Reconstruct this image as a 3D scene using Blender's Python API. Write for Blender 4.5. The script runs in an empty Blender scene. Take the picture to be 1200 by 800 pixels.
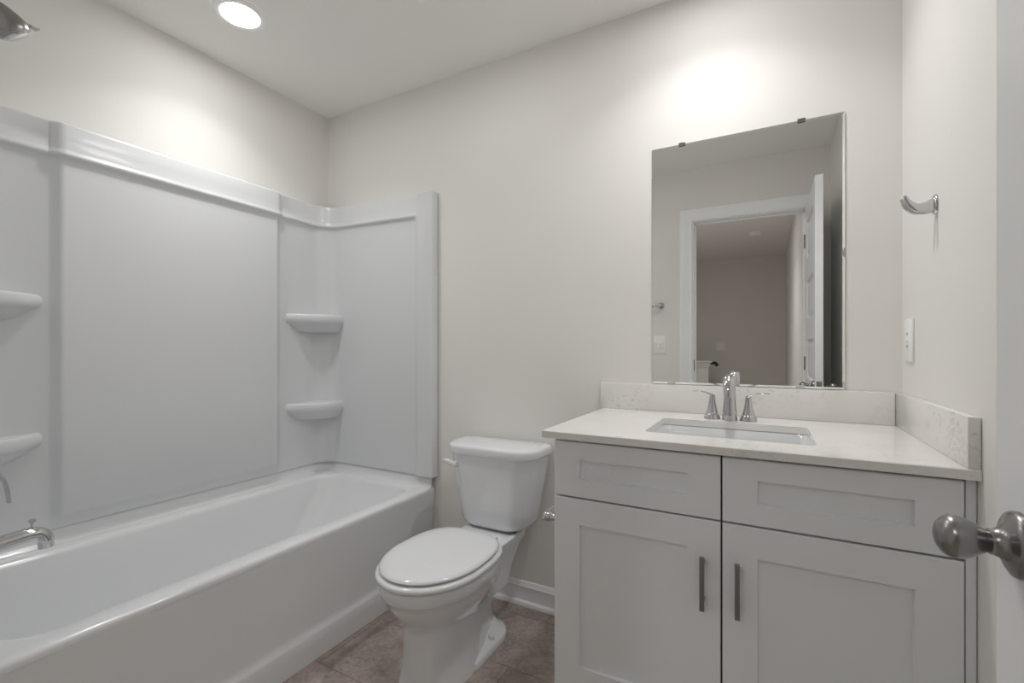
import bpy, bmesh, math, random
from mathutils import Vector, Matrix
random.seed(4)
R = math.radians
PI = math.pi
S = bpy.context.scene
COL = S.collection

# ------------------------------------------------------------------ camera, light level
cam_d = bpy.data.cameras.new('camera')
cam = bpy.data.objects.new('camera', cam_d)
COL.objects.link(cam)
cam.location = (2.199, -1.8275, 1.1215)
cam.rotation_euler = (R(90), 0, 0.50025)
cam_d.sensor_fit = 'HORIZONTAL'
cam_d.sensor_width = 36
cam_d.lens = 544.2 * 36 / 1200
cam_d.shift_y = 9.15 / 1200
cam_d.clip_start = 0.01
S.camera = cam

LAMP_TUB = 36
LAMP_VANITY = 42
FILL_FAN = 11  # fill glow added to the fan
FILL_HALL = 80  # added hall fill, out of view
BEAM = 118
BEAM_SHARE = 0.052
S.view_settings.view_transform = 'Standard'
S.view_settings.look = 'None'
S.view_settings.gamma = 1
S.view_settings.use_curve_mapping = False
S.view_settings.exposure = 0.41
S.cycles.diffuse_bounces = 8
S.cycles.max_bounces = 12
w = bpy.data.worlds.new('world')
S.world = w
w.use_nodes = True
w.node_tree.nodes['Background'].inputs[0].default_value = (0.6, 0.62, 0.65, 1)
w.node_tree.nodes['Background'].inputs[1].default_value = 0.3

# ------------------------------------------------------------------ room numbers (metres)
W = 2.567          # right wall
H = 2.44           # ceiling
DW = -1.79         # room face of the door wall
DT = 0.12          # its thickness
OX0, OX1, OZ = 1.733, 2.430, 2.050     # door opening
TUBW, TUBL = 0.768, 1.535
HR, HEND = 2.440, -5.68                # hall right wall, hall end wall
HL = 0.9


# ------------------------------------------------------------------ materials
def mat(name, col, rough=0.5, metal=0.0, spec=0.5, coat=0.0, bump=None, noise=None):
    m = bpy.data.materials.new(name)
    m.use_nodes = True
    nt = m.node_tree
    b = nt.nodes['Principled BSDF']
    b.inputs['Base Color'].default_value = (*col, 1)
    b.inputs['Roughness'].default_value = rough
    b.inputs['Metallic'].default_value = metal
    b.inputs['Specular IOR Level'].default_value = spec
    b.inputs['Coat Weight'].default_value = coat
    b.inputs['Coat Roughness'].default_value = 0.08
    tc = nt.nodes.new('ShaderNodeTexCoord')
    if noise:
        sc, amt = noise
        n = nt.nodes.new('ShaderNodeTexNoise')
        n.inputs['Scale'].default_value = sc
        n.inputs['Detail'].default_value = 4
        nt.links.new(tc.outputs['Object'], n.inputs['Vector'])
        mx = nt.nodes.new('ShaderNodeMix')
        mx.data_type = 'RGBA'
        mx.inputs['A'].default_value = (*[c * (1 - amt) for c in col], 1)
        mx.inputs['B'].default_value = (*[min(1, c * (1 + amt)) for c in col], 1)
        nt.links.new(n.outputs['Fac'], mx.inputs['Factor'])
        nt.links.new(mx.outputs['Result'], b.inputs['Base Color'])
    if bump:
        sc, st, dist = bump
        n = nt.nodes.new('ShaderNodeTexNoise')
        n.inputs['Scale'].default_value = sc
        n.inputs['Detail'].default_value = 3
        nt.links.new(tc.outputs['Object'], n.inputs['Vector'])
        bp = nt.nodes.new('ShaderNodeBump')
        bp.inputs['Strength'].default_value = st
        bp.inputs['Distance'].default_value = dist
        nt.links.new(n.outputs['Fac'], bp.inputs['Height'])
        nt.links.new(bp.outputs['Normal'], b.inputs['Normal'])
    return m


M_WALL = mat('wall_paint', (0.81, 0.795, 0.768), 0.75, spec=0.25, bump=(140, 0.12, 0.001), noise=(3, 0.012))
M_CEIL = mat('ceiling_paint', (0.90, 0.89, 0.87), 0.85, spec=0.2, bump=(110, 0.12, 0.001), noise=(2, 0.012))
M_TRIM = mat('trim_paint', (0.90, 0.91, 0.92), 0.38, noise=(4, 0.01))
M_DOOR = mat('door_paint', (0.86, 0.87, 0.885), 0.4, noise=(4, 0.012), bump=(180, 0.05, 0.0006))
M_ACRYL = mat('acrylic_white', (0.71, 0.722, 0.735), 0.30, coat=0.25, noise=(2, 0.008))
M_TUB = mat('tub_white', (0.785, 0.797, 0.81), 0.16, coat=0.35, noise=(2, 0.008))
M_CHINA = mat('vitreous_china', (0.80, 0.815, 0.835), 0.08, coat=0.6, noise=(3, 0.006))
M_SEAT = mat('seat_plastic', (0.80, 0.81, 0.82), 0.16, coat=0.3, noise=(3, 0.006))
M_CAB = mat('cabinet_paint', (0.83, 0.848, 0.87), 0.42, noise=(5, 0.015), bump=(200, 0.04, 0.0005))
M_GAPSHADE = mat('cabinet_gap_shade', (0.10, 0.10, 0.105), 0.7, noise=(5, 0.02))  # dark colour stands in for shade between the cabinet fronts
M_CHROME = mat('chrome', (0.62, 0.62, 0.635), 0.06, metal=1, noise=(6, 0.01))
M_NICKEL = mat('satin_nickel', (0.31, 0.305, 0.30), 0.27, metal=1, noise=(30, 0.05))
M_PULL = mat('brushed_pull', (0.27, 0.27, 0.27), 0.32, metal=1, noise=(60, 0.1))
M_DARK = mat('dark_slot', (0.03, 0.03, 0.03), 0.6, noise=(5, 0.05))
M_PLATE = mat('switch_plastic', (0.92, 0.915, 0.90), 0.35, noise=(4, 0.01))
M_MIRROR = mat('mirror_silver', (0.94, 0.945, 0.94), 0.0, metal=1, noise=(1, 0.002))
M_MEDGE = mat('mirror_edge', (0.34, 0.36, 0.35), 0.1, metal=0.6, noise=(5, 0.02))
M_BASIN = mat('basin_china', (0.70, 0.71, 0.725), 0.1, coat=0.5, noise=(3, 0.006))
M_VINYL = mat('clear_clip', (0.55, 0.55, 0.55), 0.2, noise=(5, 0.02))
M_RAIL = mat('stained_rail', (0.05, 0.04, 0.035), 0.4, noise=(12, 0.2))


def emission(name, col, s):
    m = bpy.data.materials.new(name)
    m.use_nodes = True
    nt = m.node_tree
    for n in list(nt.nodes):
        nt.nodes.remove(n)
    o = nt.nodes.new('ShaderNodeOutputMaterial')
    e = nt.nodes.new('ShaderNodeEmission')
    e.inputs[0].default_value = (*col, 1)
    e.inputs[1].default_value = s
    nt.links.new(e.outputs[0], o.inputs[0])
    return m


def quartz():
    m = mat('quartz', (0.72, 0.70, 0.665), 0.18, coat=0.2)
    nt = m.node_tree
    b = nt.nodes['Principled BSDF']
    tc = nt.nodes.new('ShaderNodeTexCoord')
    # soft cloudy body
    n1 = nt.nodes.new('ShaderNodeTexNoise')
    n1.inputs['Scale'].default_value = 5
    n1.inputs['Detail'].default_value = 6
    r1 = nt.nodes.new('ShaderNodeValToRGB')
    r1.color_ramp.elements[0].position = 0.35
    r1.color_ramp.elements[0].color = (0.79, 0.775, 0.745, 1)
    r1.color_ramp.elements[1].position = 0.6
    r1.color_ramp.elements[1].color = (0.84, 0.825, 0.80, 1)
    # thin broken veins: where a warped noise crosses its middle value
    n2 = nt.nodes.new('ShaderNodeTexNoise')
    n2.inputs['Scale'].default_value = 3.2
    n2.inputs['Detail'].default_value = 9
    n2.inputs['Roughness'].default_value = 0.72
    n2.inputs['Distortion'].default_value = 0.8
    ab = nt.nodes.new('ShaderNodeMath'); ab.operation = 'SUBTRACT'; ab.inputs[1].default_value = 0.5
    ab2 = nt.nodes.new('ShaderNodeMath'); ab2.operation = 'ABSOLUTE'
    r2 = nt.nodes.new('ShaderNodeValToRGB')
    r2.color_ramp.elements[0].position = 0.0
    r2.color_ramp.elements[0].color = (1, 1, 1, 1)
    r2.color_ramp.elements[1].position = 0.013
    r2.color_ramp.elements[1].color = (0, 0, 0, 1)
    # vein patches only here and there
    n3 = nt.nodes.new('ShaderNodeTexNoise')
    n3.inputs['Scale'].default_value = 2.3
    n3.inputs['Detail'].default_value = 1
    r3 = nt.nodes.new('ShaderNodeValToRGB')
    r3.color_ramp.elements[0].position = 0.54
    r3.color_ramp.elements[0].color = (0, 0, 0, 1)
    r3.color_ramp.elements[1].position = 0.68
    r3.color_ramp.elements[1].color = (1, 1, 1, 1)
    # specks
    n4 = nt.nodes.new('ShaderNodeTexNoise')
    n4.inputs['Scale'].default_value = 75
    n4.inputs['Detail'].default_value = 2
    r4 = nt.nodes.new('ShaderNodeValToRGB')
    r4.color_ramp.elements[0].position = 0.60
    r4.color_ramp.elements[0].color = (0, 0, 0, 1)
    r4.color_ramp.elements[1].position = 0.66
    r4.color_ramp.elements[1].color = (1, 1, 1, 1)
    mul = nt.nodes.new('ShaderNodeMath'); mul.operation = 'MAXIMUM'
    mul2 = nt.nodes.new('ShaderNodeMath'); mul2.operation = 'MULTIPLY'
    k = nt.nodes.new('ShaderNodeMath'); k.operation = 'MULTIPLY'; k.inputs[1].default_value = 0.4
    mx = nt.nodes.new('ShaderNodeMix'); mx.data_type = 'RGBA'
    mx.inputs['B'].default_value = (0.36, 0.34, 0.31, 1)
    L = nt.links.new
    for n in (n1, n2, n3, n4):
        L(tc.outputs['Object'], n.inputs['Vector'])
    L(n1.outputs['Fac'], r1.inputs[0])
    L(n2.outputs['Fac'], ab.inputs[0]); L(ab.outputs[0], ab2.inputs[0]); L(ab2.outputs[0], r2.inputs[0])
    L(n3.outputs['Fac'], r3.inputs[0]); L(n4.outputs['Fac'], r4.inputs[0])
    L(r2.outputs[0], mul.inputs[0]); L(r4.outputs[0], mul.inputs[1])
    L(mul.outputs[0], mul2.inputs[0]); L(r3.outputs[0], mul2.inputs[1])
    L(mul2.outputs[0], k.inputs[0])
    L(k.outputs[0], mx.inputs['Factor']); L(r1.outputs[0], mx.inputs['A'])
    L(mx.outputs['Result'], b.inputs['Base Color'])
    return m


def floor_tile():
    m = mat('floor_tile', (0.2, 0.17, 0.15), 0.45, spec=0.4)
    nt = m.node_tree
    b = nt.nodes['Principled BSDF']
    L = nt.links.new
    tc = nt.nodes.new('ShaderNodeTexCoord')
    mp = nt.nodes.new('ShaderNodeMapping')
    mp.inputs['Location'].default_value = (0.12, 0.09, 0)
    br = nt.nodes.new('ShaderNodeTexBrick')
    br.inputs['Scale'].default_value = 1
    br.inputs['Brick Width'].default_value = 0.61
    br.inputs['Row Height'].default_value = 0.305
    br.inputs['Mortar Size'].default_value = 0.0022
    br.inputs['Mortar Smooth'].default_value = 0.3
    br.inputs['Color1'].default_value = (0.36, 0.305, 0.275, 1)
    br.inputs['Color2'].default_value = (0.40, 0.342, 0.312, 1)
    br.inputs['Mortar'].default_value = (0.23, 0.195, 0.175, 1)
    n1 = nt.nodes.new('ShaderNodeTexNoise')
    n1.inputs['Scale'].default_value = 9
    n1.inputs['Detail'].default_value = 8
    n1.inputs['Roughness'].default_value = 0.65
    r1 = nt.nodes.new('ShaderNodeValToRGB')
    r1.color_ramp.elements[0].position = 0.3
    r1.color_ramp.elements[0].color = (0.66, 0.64, 0.62, 1)
    r1.color_ramp.elements[1].position = 0.72
    r1.color_ramp.elements[1].color = (1.32, 1.30, 1.28, 1)
    n2 = nt.nodes.new('ShaderNodeTexNoise')
    n2.inputs['Scale'].default_value = 70
    n2.inputs['Detail'].default_value = 4
    r2 = nt.nodes.new('ShaderNodeValToRGB')
    r2.color_ramp.elements[0].position = 0.3
    r2.color_ramp.elements[0].color = (0.82, 0.82, 0.82, 1)
    r2.color_ramp.elements[1].position = 0.7
    r2.color_ramp.elements[1].color = (1.15, 1.15, 1.15, 1)
    # pale short veins
    n3 = nt.nodes.new('ShaderNodeTexNoise')
    n3.inputs['Scale'].default_value = 3.6
    n3.inputs['Detail'].default_value = 5
    n3.inputs['Distortion'].default_value = 1.2
    s1 = nt.nodes.new('ShaderNodeMath'); s1.operation = 'SUBTRACT'; s1.inputs[1].default_value = 0.5
    s2 = nt.nodes.new('ShaderNodeMath'); s2.operation = 'ABSOLUTE'
    r3 = nt.nodes.new('ShaderNodeValToRGB')
    r3.color_ramp.elements[0].position = 0.0
    r3.color_ramp.elements[0].color = (0.5, 0.5, 0.5, 1)
    r3.color_ramp.elements[1].position = 0.012
    r3.color_ramp.elements[1].color = (0, 0, 0, 1)
    m1 = nt.nodes.new('ShaderNodeMix'); m1.data_type = 'RGBA'; m1.blend_type = 'MULTIPLY'; m1.inputs['Factor'].default_value = 1
    m2 = nt.nodes.new('ShaderNodeMix'); m2.data_type = 'RGBA'; m2.blend_type = 'MULTIPLY'; m2.inputs['Factor'].default_value = 1
    m3 = nt.nodes.new('ShaderNodeMix'); m3.data_type = 'RGBA'
    m3.inputs['B'].default_value = (0.48, 0.44, 0.41, 1)
    L(tc.outputs['Object'], mp.inputs['Vector'])
    L(mp.outputs[0], br.inputs['Vector'])
    for n in (n1, n2, n3):
        L(tc.outputs['Object'], n.inputs['Vector'])
    L(n1.outputs['Fac'], r1.inputs[0]); L(n2.outputs['Fac'], r2.inputs[0])
    L(n3.outputs['Fac'], s1.inputs[0]); L(s1.outputs[0], s2.inputs[0]); L(s2.outputs[0], r3.inputs[0])
    L(br.outputs['Color'], m1.inputs['A']); L(r1.outputs[0], m1.inputs['B'])
    L(m1.outputs['Result'], m2.inputs['A']); L(r2.outputs[0], m2.inputs['B'])
    L(m2.outputs['Result'], m3.inputs['A']); L(r3.outputs[0], m3.inputs['Factor'])
    L(m3.outputs['Result'], b.inputs['Base Color'])
    bp = nt.nodes.new('ShaderNodeBump')
    bp.inputs['Strength'].default_value = 0.25
    bp.inputs['Distance'].default_value = 0.002
    inv = nt.nodes.new('ShaderNodeMath'); inv.operation = 'SUBTRACT'; inv.inputs[0].default_value = 1
    L(br.outputs['Fac'], inv.inputs[1]); L(inv.outputs[0], bp.inputs['Height'])
    L(bp.outputs['Normal'], b.inputs['Normal'])
    return m


M_QUARTZ = quartz()
M_FLOOR = floor_tile()


# ------------------------------------------------------------------ mesh helpers
def box(bm, x0, x1, y0, y1, z0, z1, bev=0.0, seg=2):
    vs = [bm.verts.new((x, y, z)) for x in (x0, x1) for y in (y0, y1) for z in (z0, z1)]
    q = [(0, 1, 3, 2), (4, 6, 7, 5), (0, 4, 5, 1), (2, 3, 7, 6), (0, 2, 6, 4), (1, 5, 7, 3)]
    fs = [bm.faces.new([vs[i] for i in f]) for f in q]
    if bev:
        es = list({e for f in fs for e in f.edges})
        bmesh.ops.bevel(bm, geom=es, offset=bev, segments=seg, profile=0.5, affect='EDGES')
    return fs


def loft(bm, loops, cap0=True, cap1=True, closed=True):
    rows = [[bm.verts.new(p) for p in lp] for lp in loops]
    n = len(rows[0])
    for a, b in zip(rows, rows[1:]):
        for i in range(n if closed else n - 1):
            j = (i + 1) % n
            bm.faces.new((a[i], a[j], b[j], b[i]))
    if cap0:
        bm.faces.new(rows[0][::-1])
    if cap1:
        bm.faces.new(rows[-1])
    return rows


def rr(x0, x1, y0, y1, r, z, n=8):
    """rounded rectangle loop, counter-clockwise from above"""
    if not isinstance(r, (tuple, list)):
        r = (r,) * 4
    out = []
    for (cx, cy, a0, rad) in ((x1, y1, 0, r[0]), (x0, y1, 90, r[1]), (x0, y0, 180, r[2]), (x1, y0, 270, r[3])):
        sx = -1 if cx == x1 else 1
        sy = -1 if cy == y1 else 1
        for i in range(n):
            a = R(a0 + 90 * i / (n - 1))
            out.append((cx + sx * rad + rad * math.cos(a), cy + sy * rad + rad * math.sin(a), z))
    return out


def frame_of(d):
    d = Vector(d).normalized()
    up = Vector((0, 0, 1)) if abs(d.z) < 0.9 else Vector((0, 1, 0))
    a = d.cross(up).normalized()
    return d, a, a.cross(d).normalized()


def lathe(bm, prof, origin, axis, seg=32, cap0=True, cap1=True, squash=1.0):
    """prof: (radius, height along axis)"""
    d, a, b = frame_of(axis)
    o = Vector(origin)
    loops = []
    for r, h in prof:
        loops.append([o + d * h + (a * math.cos(t) * squash + b * math.sin(t)) * max(r, 1e-4)
                      for t in (2 * PI * i / seg for i in range(seg))])
    return loft(bm, loops, cap0, cap1)


def tube(bm, pts, radii, seg=14, flat=1.0, up=None, cap=True):
    """round (or flattened) tube through points; flat scales the second cross axis"""
    P = [Vector(p) for p in pts]
    if not isinstance(radii, (list, tuple)):
        radii = [radii] * len(P)
    loops = []
    prev = None
    for i, p in enumerate(P):
        t = (P[min(i + 1, len(P) - 1)] - P[max(i - 1, 0)]).normalized()
        if prev is None:
            u = Vector(up) if up else (Vector((0, 0, 1)) if abs(t.z) < 0.9 else Vector((0, 1, 0)))
        else:
            u = prev
        b = (u - t * u.dot(t)).normalized()
        prev = b
        a = t.cross(b)
        r = radii[i]
        ra, rb = (r if isinstance(r, (tuple, list)) else (r, r * flat))
        loops.append([p + a * math.cos(k) * ra + b * math.sin(k) * rb for k in (2 * PI * j / seg for j in range(seg))])
    return loft(bm, loops, cap, cap)


def spline(pts, n=6):
    """Catmull-Rom through points"""
    P = [Vector(p) for p in pts]
    P = [P[0] * 2 - P[1]] + P + [P[-1] * 2 - P[-2]]
    out = []
    for i in range(1, len(P) - 2):
        for k in range(n):
            t = k / n
            a, b, c, d = P[i - 1], P[i], P[i + 1], P[i + 2]
            out.append(0.5 * ((2 * b) + (c - a) * t + (2 * a - 5 * b + 4 * c - d) * t * t + (3 * b - a - 3 * c + d) * t ** 3))
    out.append(P[-2])
    return out


def lerp_list(vals, n):
    out = []
    for a, b in zip(vals, vals[1:]):
        for k in range(n):
            t = k / n
            if isinstance(a, (tuple, list)):
                out.append(tuple(x + (y - x) * t for x, y in zip(a, b)))
            else:
                out.append(a + (b - a) * t)
    out.append(vals[-1])
    return out


def extrude_profile(bm, prof, p0, p1, out):
    """moulding: prof = (outward, up) closed outline, run from p0 to p1"""
    p0, p1, out = Vector(p0), Vector(p1), Vector(out)
    up = Vector((0, 0, 1))
    loft(bm, [[p + out * a + up * b for a, b in prof] for p in (p0, p1)])


def build(name, bm, material, parent=None, origin=None, angle=38, smooth=True):
    """link a bmesh (built in world coordinates) as one object; children keep the root's origin"""
    bmesh.ops.remove_doubles(bm, verts=bm.verts, dist=1e-5)
    bmesh.ops.recalc_face_normals(bm, faces=bm.faces)
    root = parent
    while root is not None and root.parent is not None:
        root = root.parent
    o = Vector(root.location) if root is not None else Vector(origin or (0, 0, 0))
    bmesh.ops.translate(bm, verts=bm.verts, vec=-o)
    me = bpy.data.meshes.new(name)
    bm.to_mesh(me)
    bm.free()
    if smooth:
        me.polygons.foreach_set('use_smooth', [True] * len(me.polygons))
        me.set_sharp_from_angle(angle=R(angle))
    for m in (material if isinstance(material, (list, tuple)) else [material]):
        me.materials.append(m)
    ob = bpy.data.objects.new(name, me)
    COL.objects.link(ob)
    if parent is not None:
        ob.parent = parent
    else:
        ob.location = o
    return ob


def tag(o, label, cat, group=None):
    o['label'] = label
    o['category'] = cat
    if group:
        o['group'] = group
    return o


def thing(name, label, cat, loc, group=None):
    o = bpy.data.objects.new(name, None)
    o.empty_display_size = 0.05
    COL.objects.link(o)
    o.location = loc
    return tag(o, label, cat, group)


def struct(name, bm, m, parent=None, **k):
    o = build(name, bm, m, parent, **k)
    if parent is None:
        o['kind'] = 'structure'
    return o


def B():
    return bmesh.new()


# ------------------------------------------------------------------ shell
bm = B(); box(bm, -0.1, W + 0.1, HEND - 0.1, 0.1, -0.1, 0)
struct('floor', bm, M_FLOOR, smooth=False)
bm = B(); box(bm, -0.1, W + 0.1, HEND - 0.1, 0.1, H, H + 0.1)
struct('ceiling', bm, M_CEIL, smooth=False)
bm = B(); box(bm, -0.1, W + 0.1, 0, 0.1, 0, H)
struct('wall_back', bm, M_WALL, smooth=False)
bm = B(); box(bm, -0.1, 0, DW - DT, 0, 0, H)
struct('wall_left', bm, M_WALL, smooth=False)
bm = B(); box(bm, W, W + 0.1, DW - DT, 0, 0, H)
struct('wall_right', bm, M_WALL, smooth=False)
bm = B()                                     # stub wall that closes the tub alcove
box(bm, 0, 0.80, DW, -TUBL, 0, H)
struct('wall_tub', bm, M_WALL, smooth=False)
bm = B()                                     # door wall, with the opening
box(bm, 0, OX0, DW - DT, DW, 0, H)
box(bm, OX1, W, DW - DT, DW, 0, H)
box(bm, OX0, OX1, DW - DT, DW, OZ, H)
struct('wall_front', bm, M_WALL, smooth=False)
# hall beyond the door
bm = B(); box(bm, HL - 0.1, W, HEND - 0.1, HEND, 0, H)
struct('wall_hall_end', bm, M_WALL, smooth=False)
bm = B(); box(bm, HR, W + 0.1, HEND, DW - DT, 0, H)
struct('wall_hall_right', bm, M_WALL, smooth=False)
bm = B(); box(bm, HL - 0.1, HL, HEND, DW - DT, 0, H)
struct('wall_hall_left', bm, M_WALL, smooth=False)

# baseboards with a quarter-round shoe
BASE = [(0, 0), (0.026, 0), (0.026, 0.008), (0.023, 0.015), (0.017, 0.019), (0.0125, 0.020), (0.0125, 0.074), (0.015, 0.077),
        (0.015, 0.081), (0.011, 0.086), (0.010, 0.092), (0.006, 0.099), (0.0, 0.100)]
for nm, p0, p1, out in (
        ('baseboard_back', (0.795, 0, 0), (1.66, 0, 0), (0, -1, 0)),
        ('baseboard_front', (0.80, DW, 0), (1.64, DW, 0), (0, 1, 0)),
        ('baseboard_right', (W, -0.60, 0), (W, DW, 0), (-1, 0, 0)),
        ('baseboard_hall_end', (HL, HEND, 0), (HR, HEND, 0), (0, 1, 0))):
    bm = B(); extrude_profile(bm, BASE, p0, p1, out)
    struct(nm, bm, M_TRIM, angle=30)

# door casing on the room side (mitred, stepped profile) and jamb
CAS = [(0.0, 0.0), (0.0, 0.010), (0.006, 0.013), (0.012, 0.013), (0.018, 0.010), (0.040, 0.012), (0.046, 0.015), (0.064, 0.016),
       (0.070, 0.019), (0.082, 0.019), (0.088, 0.015), (0.088, 0.0)]


def casing(name, x0, x1, ztop, yface, sgn):
    bm = B()
    loops = []
    for k in range(4):
        lp = []
        for a, t in CAS:
            if k in (0, 1):
                x = x0 - a
            else:
                x = x1 + a
            z = 0.0 if k in (0, 3) else ztop + a
            lp.append((x, yface + sgn * t, z))
        loops.append(lp)
    loft(bm, loops)
    return struct(name, bm, M_TRIM, angle=25)


casing('trim_1', OX0 - 0.004, OX1 + 0.004, OZ + 0.002, DW, 1)
bm = B()
JT = 0.018
y0, y1 = DW - DT - 0.001, DW + 0.001
box(bm, OX0, OX0 + JT * 0 + 0.004, y0, y1, 0, OZ, 0.001)
box(bm, OX1 - 0.004, OX1, y0, y1, 0, OZ, 0.001)
box(bm, OX0, OX1, y0, y1, OZ - 0.004, OZ, 0.001)
box(bm, OX0 + 0.003, OX0 + 0.014, DW - 0.082, DW - 0.045, 0, OZ - 0.004, 0.002)
box(bm, OX1 - 0.014, OX1 - 0.003, DW - 0.082, DW - 0.045, 0, OZ - 0.004, 0.002)
box(bm, OX0 + 0.003, OX1 - 0.003, DW - 0.082, DW - 0.045, OZ - 0.015, OZ - 0.003, 0.002)
jamb = struct('trim_2', bm, M_TRIM)
bm = B(); box(bm, OX0 + 0.003, OX0 + 0.0055, DW - 0.040, DW - 0.010, 0.965, 1.045, 0.001)
build('strike_plate', bm, M_DARK, jamb)['label'] = 'dark metal strike plate'

# ------------------------------------------------------------------ the door leaf, standing open along the right wall
LX0, LX1 = 2.427, 2.464
LY0, LY1 = -1.105, DW + 0.004
LZ0, LZ1 = 0.012, 2.044


def door_leaf():
    bm = B()
    box(bm, LX0 + 0.0155, LX1 - 0.0155, LY1 + 0.05, LY0 - 0.05, LZ0 + 0.05, LZ1 - 0.05)       # core
    st = 0.115
    zs = [0.31, 0.69, 1.06, 1.43, 1.81]
    hh = 0.120
    box(bm, LX0, LX1, LY0 - st, LY0, LZ0, LZ1, 0.0015)
    box(bm, LX0, LX1, LY1, LY1 + st, LZ0, LZ1, 0.0015)
    edges = [LZ0] + [v for z in zs for v in (z - hh, z + hh)] + [LZ1]
    for a, b in zip(edges[0::2], edges[1::2]):
        box(bm, LX0, LX1, LY1 + st - 0.0005, LY0 - st + 0.0005, a, b)
    for z in zs:                                                # sloped sticking and raised field, both faces
        for xf, s in ((LX0, 1), (LX1, -1)):
            ya, yb = LY1 + st, LY0 - st
            lv = [(0.0, 0.0), (0.009, 0.012), (0.018, 0.0125), (0.044, 0.0035), (0.046, 0.0035)]
            loops = [[(xf + s * d, ya + i, z - hh + i), (xf + s * d, yb - i, z - hh + i),
                      (xf + s * d, yb - i, z + hh - i), (xf + s * d, ya + i, z + hh - i)] for i, d in lv]
            loft(bm, loops, cap0=False, cap1=True)
    o = build('door_1', bm, M_DOOR, origin=(LX0, LY1, 0), angle=20)
    o['kind'] = 'structure'
    return o


door = door_leaf()
KZ, KY = 0.922, -1.165
for s, xf in ((-1, LX0), (1, LX1)):
    bm = B()
    o = (xf, KY, KZ)
    ax = (s, 0, 0)
    lathe(bm, [(0.0335, 0.0), (0.0335, 0.004), (0.032, 0.0075), (0.027, 0.0105), (0.020, 0.0125), (0.0155, 0.0165), (0.0132, 0.0215),
               (0.0130, 0.0245), (0.0118, 0.0255), (0.0100, 0.0262)], o, ax, 40, True, True)
    rose = build('door_rose', bm, M_NICKEL, door, angle=40)
    bm = B()
    if s < 0:
        prof = [(0.0096, 0.0215), (0.0096, 0.0235), (0.0115, 0.0262), (0.0142, 0.0305), (0.0174, 0.0358), (0.0200, 0.0410), (0.0217, 0.0460), (0.0225, 0.0510),
                (0.0222, 0.0550), (0.0206, 0.0590), (0.0175, 0.0625), (0.0130, 0.0655), (0.0075, 0.0675), (0.0030, 0.0681), (0.0005, 0.0682)]
    else:
        prof = [(0.0098, 0.022), (0.0112, 0.0285), (0.0188, 0.0365), (0.0228, 0.0465), (0.0216, 0.0560), (0.0155, 0.0640), (0.0060, 0.0680),
                (0.0005, 0.0685)]
    lathe(bm, prof, o, ax, 40)
    k = build('door_knob', bm, M_NICKEL, door, angle=50)
    k['label'] = 'egg-shaped satin nickel knob'
    if s < 0:
        bm = B()
        lathe(bm, [(0.0030, 0.0), (0.0030, 0.0012)], (xf - 0.0150, KY + 0.0090, KZ - 0.0115), (-0.55, 0.65, -0.5), 16)
        build('set_screw', bm, M_DARK, rose)['label'] = 'dark set screw hole'
bm = B(); box(bm, LX0 + 0.006, LX1 - 0.006, LY0 - 0.001, LY0 + 0.0012, KZ - 0.03, KZ + 0.03, 0.0008)
lp = build('latch_plate', bm, M_NICKEL, door)
bm = B(); box(bm, LX0 + 0.012, LX1 - 0.012, LY0, LY0 + 0.010, KZ - 0.010, KZ + 0.010, 0.003)
build('latch_bolt', bm, M_NICKEL, lp)
for z in (0.25, 1.03, 1.83):
    bm = B()
    tube(bm, [(LX0 - 0.003, LY1 - 0.001, z - 0.045), (LX0 - 0.003, LY1 - 0.001, z + 0.045)], 0.0055, 14)
    build('hinge', bm, M_NICKEL, door)

# ------------------------------------------------------------------ bathtub
tub = thing('bathtub', 'white alcove bathtub with a plain apron along the left wall', 'bathtub', (0.38, -0.755, 0))
Y = lambda d: -d


def tub_loop(x0, x1, d0, d1, r, z, n=10):
    return rr(x0, x1, -d1, -d0, r, z, n)


bm = B()
loops = [
    tub_loop(0.022, 0.768, 0.004, 1.531, 0.004, 0.425),
    tub_loop(0.022, 0.768, 0.004, 1.531, 0.004, 0.436),
    tub_loop(0.024, 0.766, 0.006, 1.529, 0.005, 0.4415),
    tub_loop(0.028, 0.762, 0.010, 1.525, 0.006, 0.4455),
    tub_loop(0.034, 0.756, 0.016, 1.519, 0.008, 0.447),
    tub_loop(0.082, 0.697, 0.052, 1.462, 0.105, 0.4455),
    tub_loop(0.089, 0.690, 0.059, 1.455, 0.105, 0.443),
    tub_loop(0.096, 0.684, 0.067, 1.449, 0.104, 0.436),
    tub_loop(0.100, 0.680, 0.073, 1.446, 0.103, 0.424),
    tub_loop(0.108, 0.673, 0.110, 1.440, 0.100, 0.36),
    tub_loop(0.120, 0.664, 0.185, 1.408, 0.098, 0.27),
    tub_loop(0.135, 0.652, 0.270, 1.396, 0.096, 0.18),
    tub_loop(0.148, 0.640, 0.320, 1.385, 0.094, 0.135),
    tub_loop(0.168, 0.622, 0.350, 1.365, 0.085, 0.105),
    tub_loop(0.205, 0.585, 0.390, 1.330, 0.070, 0.093),
]
loft(bm, loops, cap0=False, cap1=True)
# raised tile flange with a cove, on the three wall sides
path = []
inset = 0.0255
path.append((0.768, inset))
rc = 0.075
for i in range(9):
    a = R(90 * i / 8)
    path.append((inset + rc - rc * math.sin(a), inset + rc - rc * math.cos(a)))
for i in range(9):
    a = R(90 * i / 8)
    path.append((inset + rc - rc * math.cos(a), TUBL - inset - rc + rc * math.sin(a)))
path.append((0.768, TUBL - inset))


def offs(path, k):
    """offset plan path (x, d) to its inner (room) side by k"""
    out = []
    for i, (x, d) in enumerate(path):
        a = path[max(0, i - 1)]
        b = path[min(len(path) - 1, i + 1)]
        tx, td = b[0] - a[0], b[1] - a[1]
        l = math.hypot(tx, td)
        out.append((x + td / l * k, d - tx / l * k))
    return out


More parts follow.
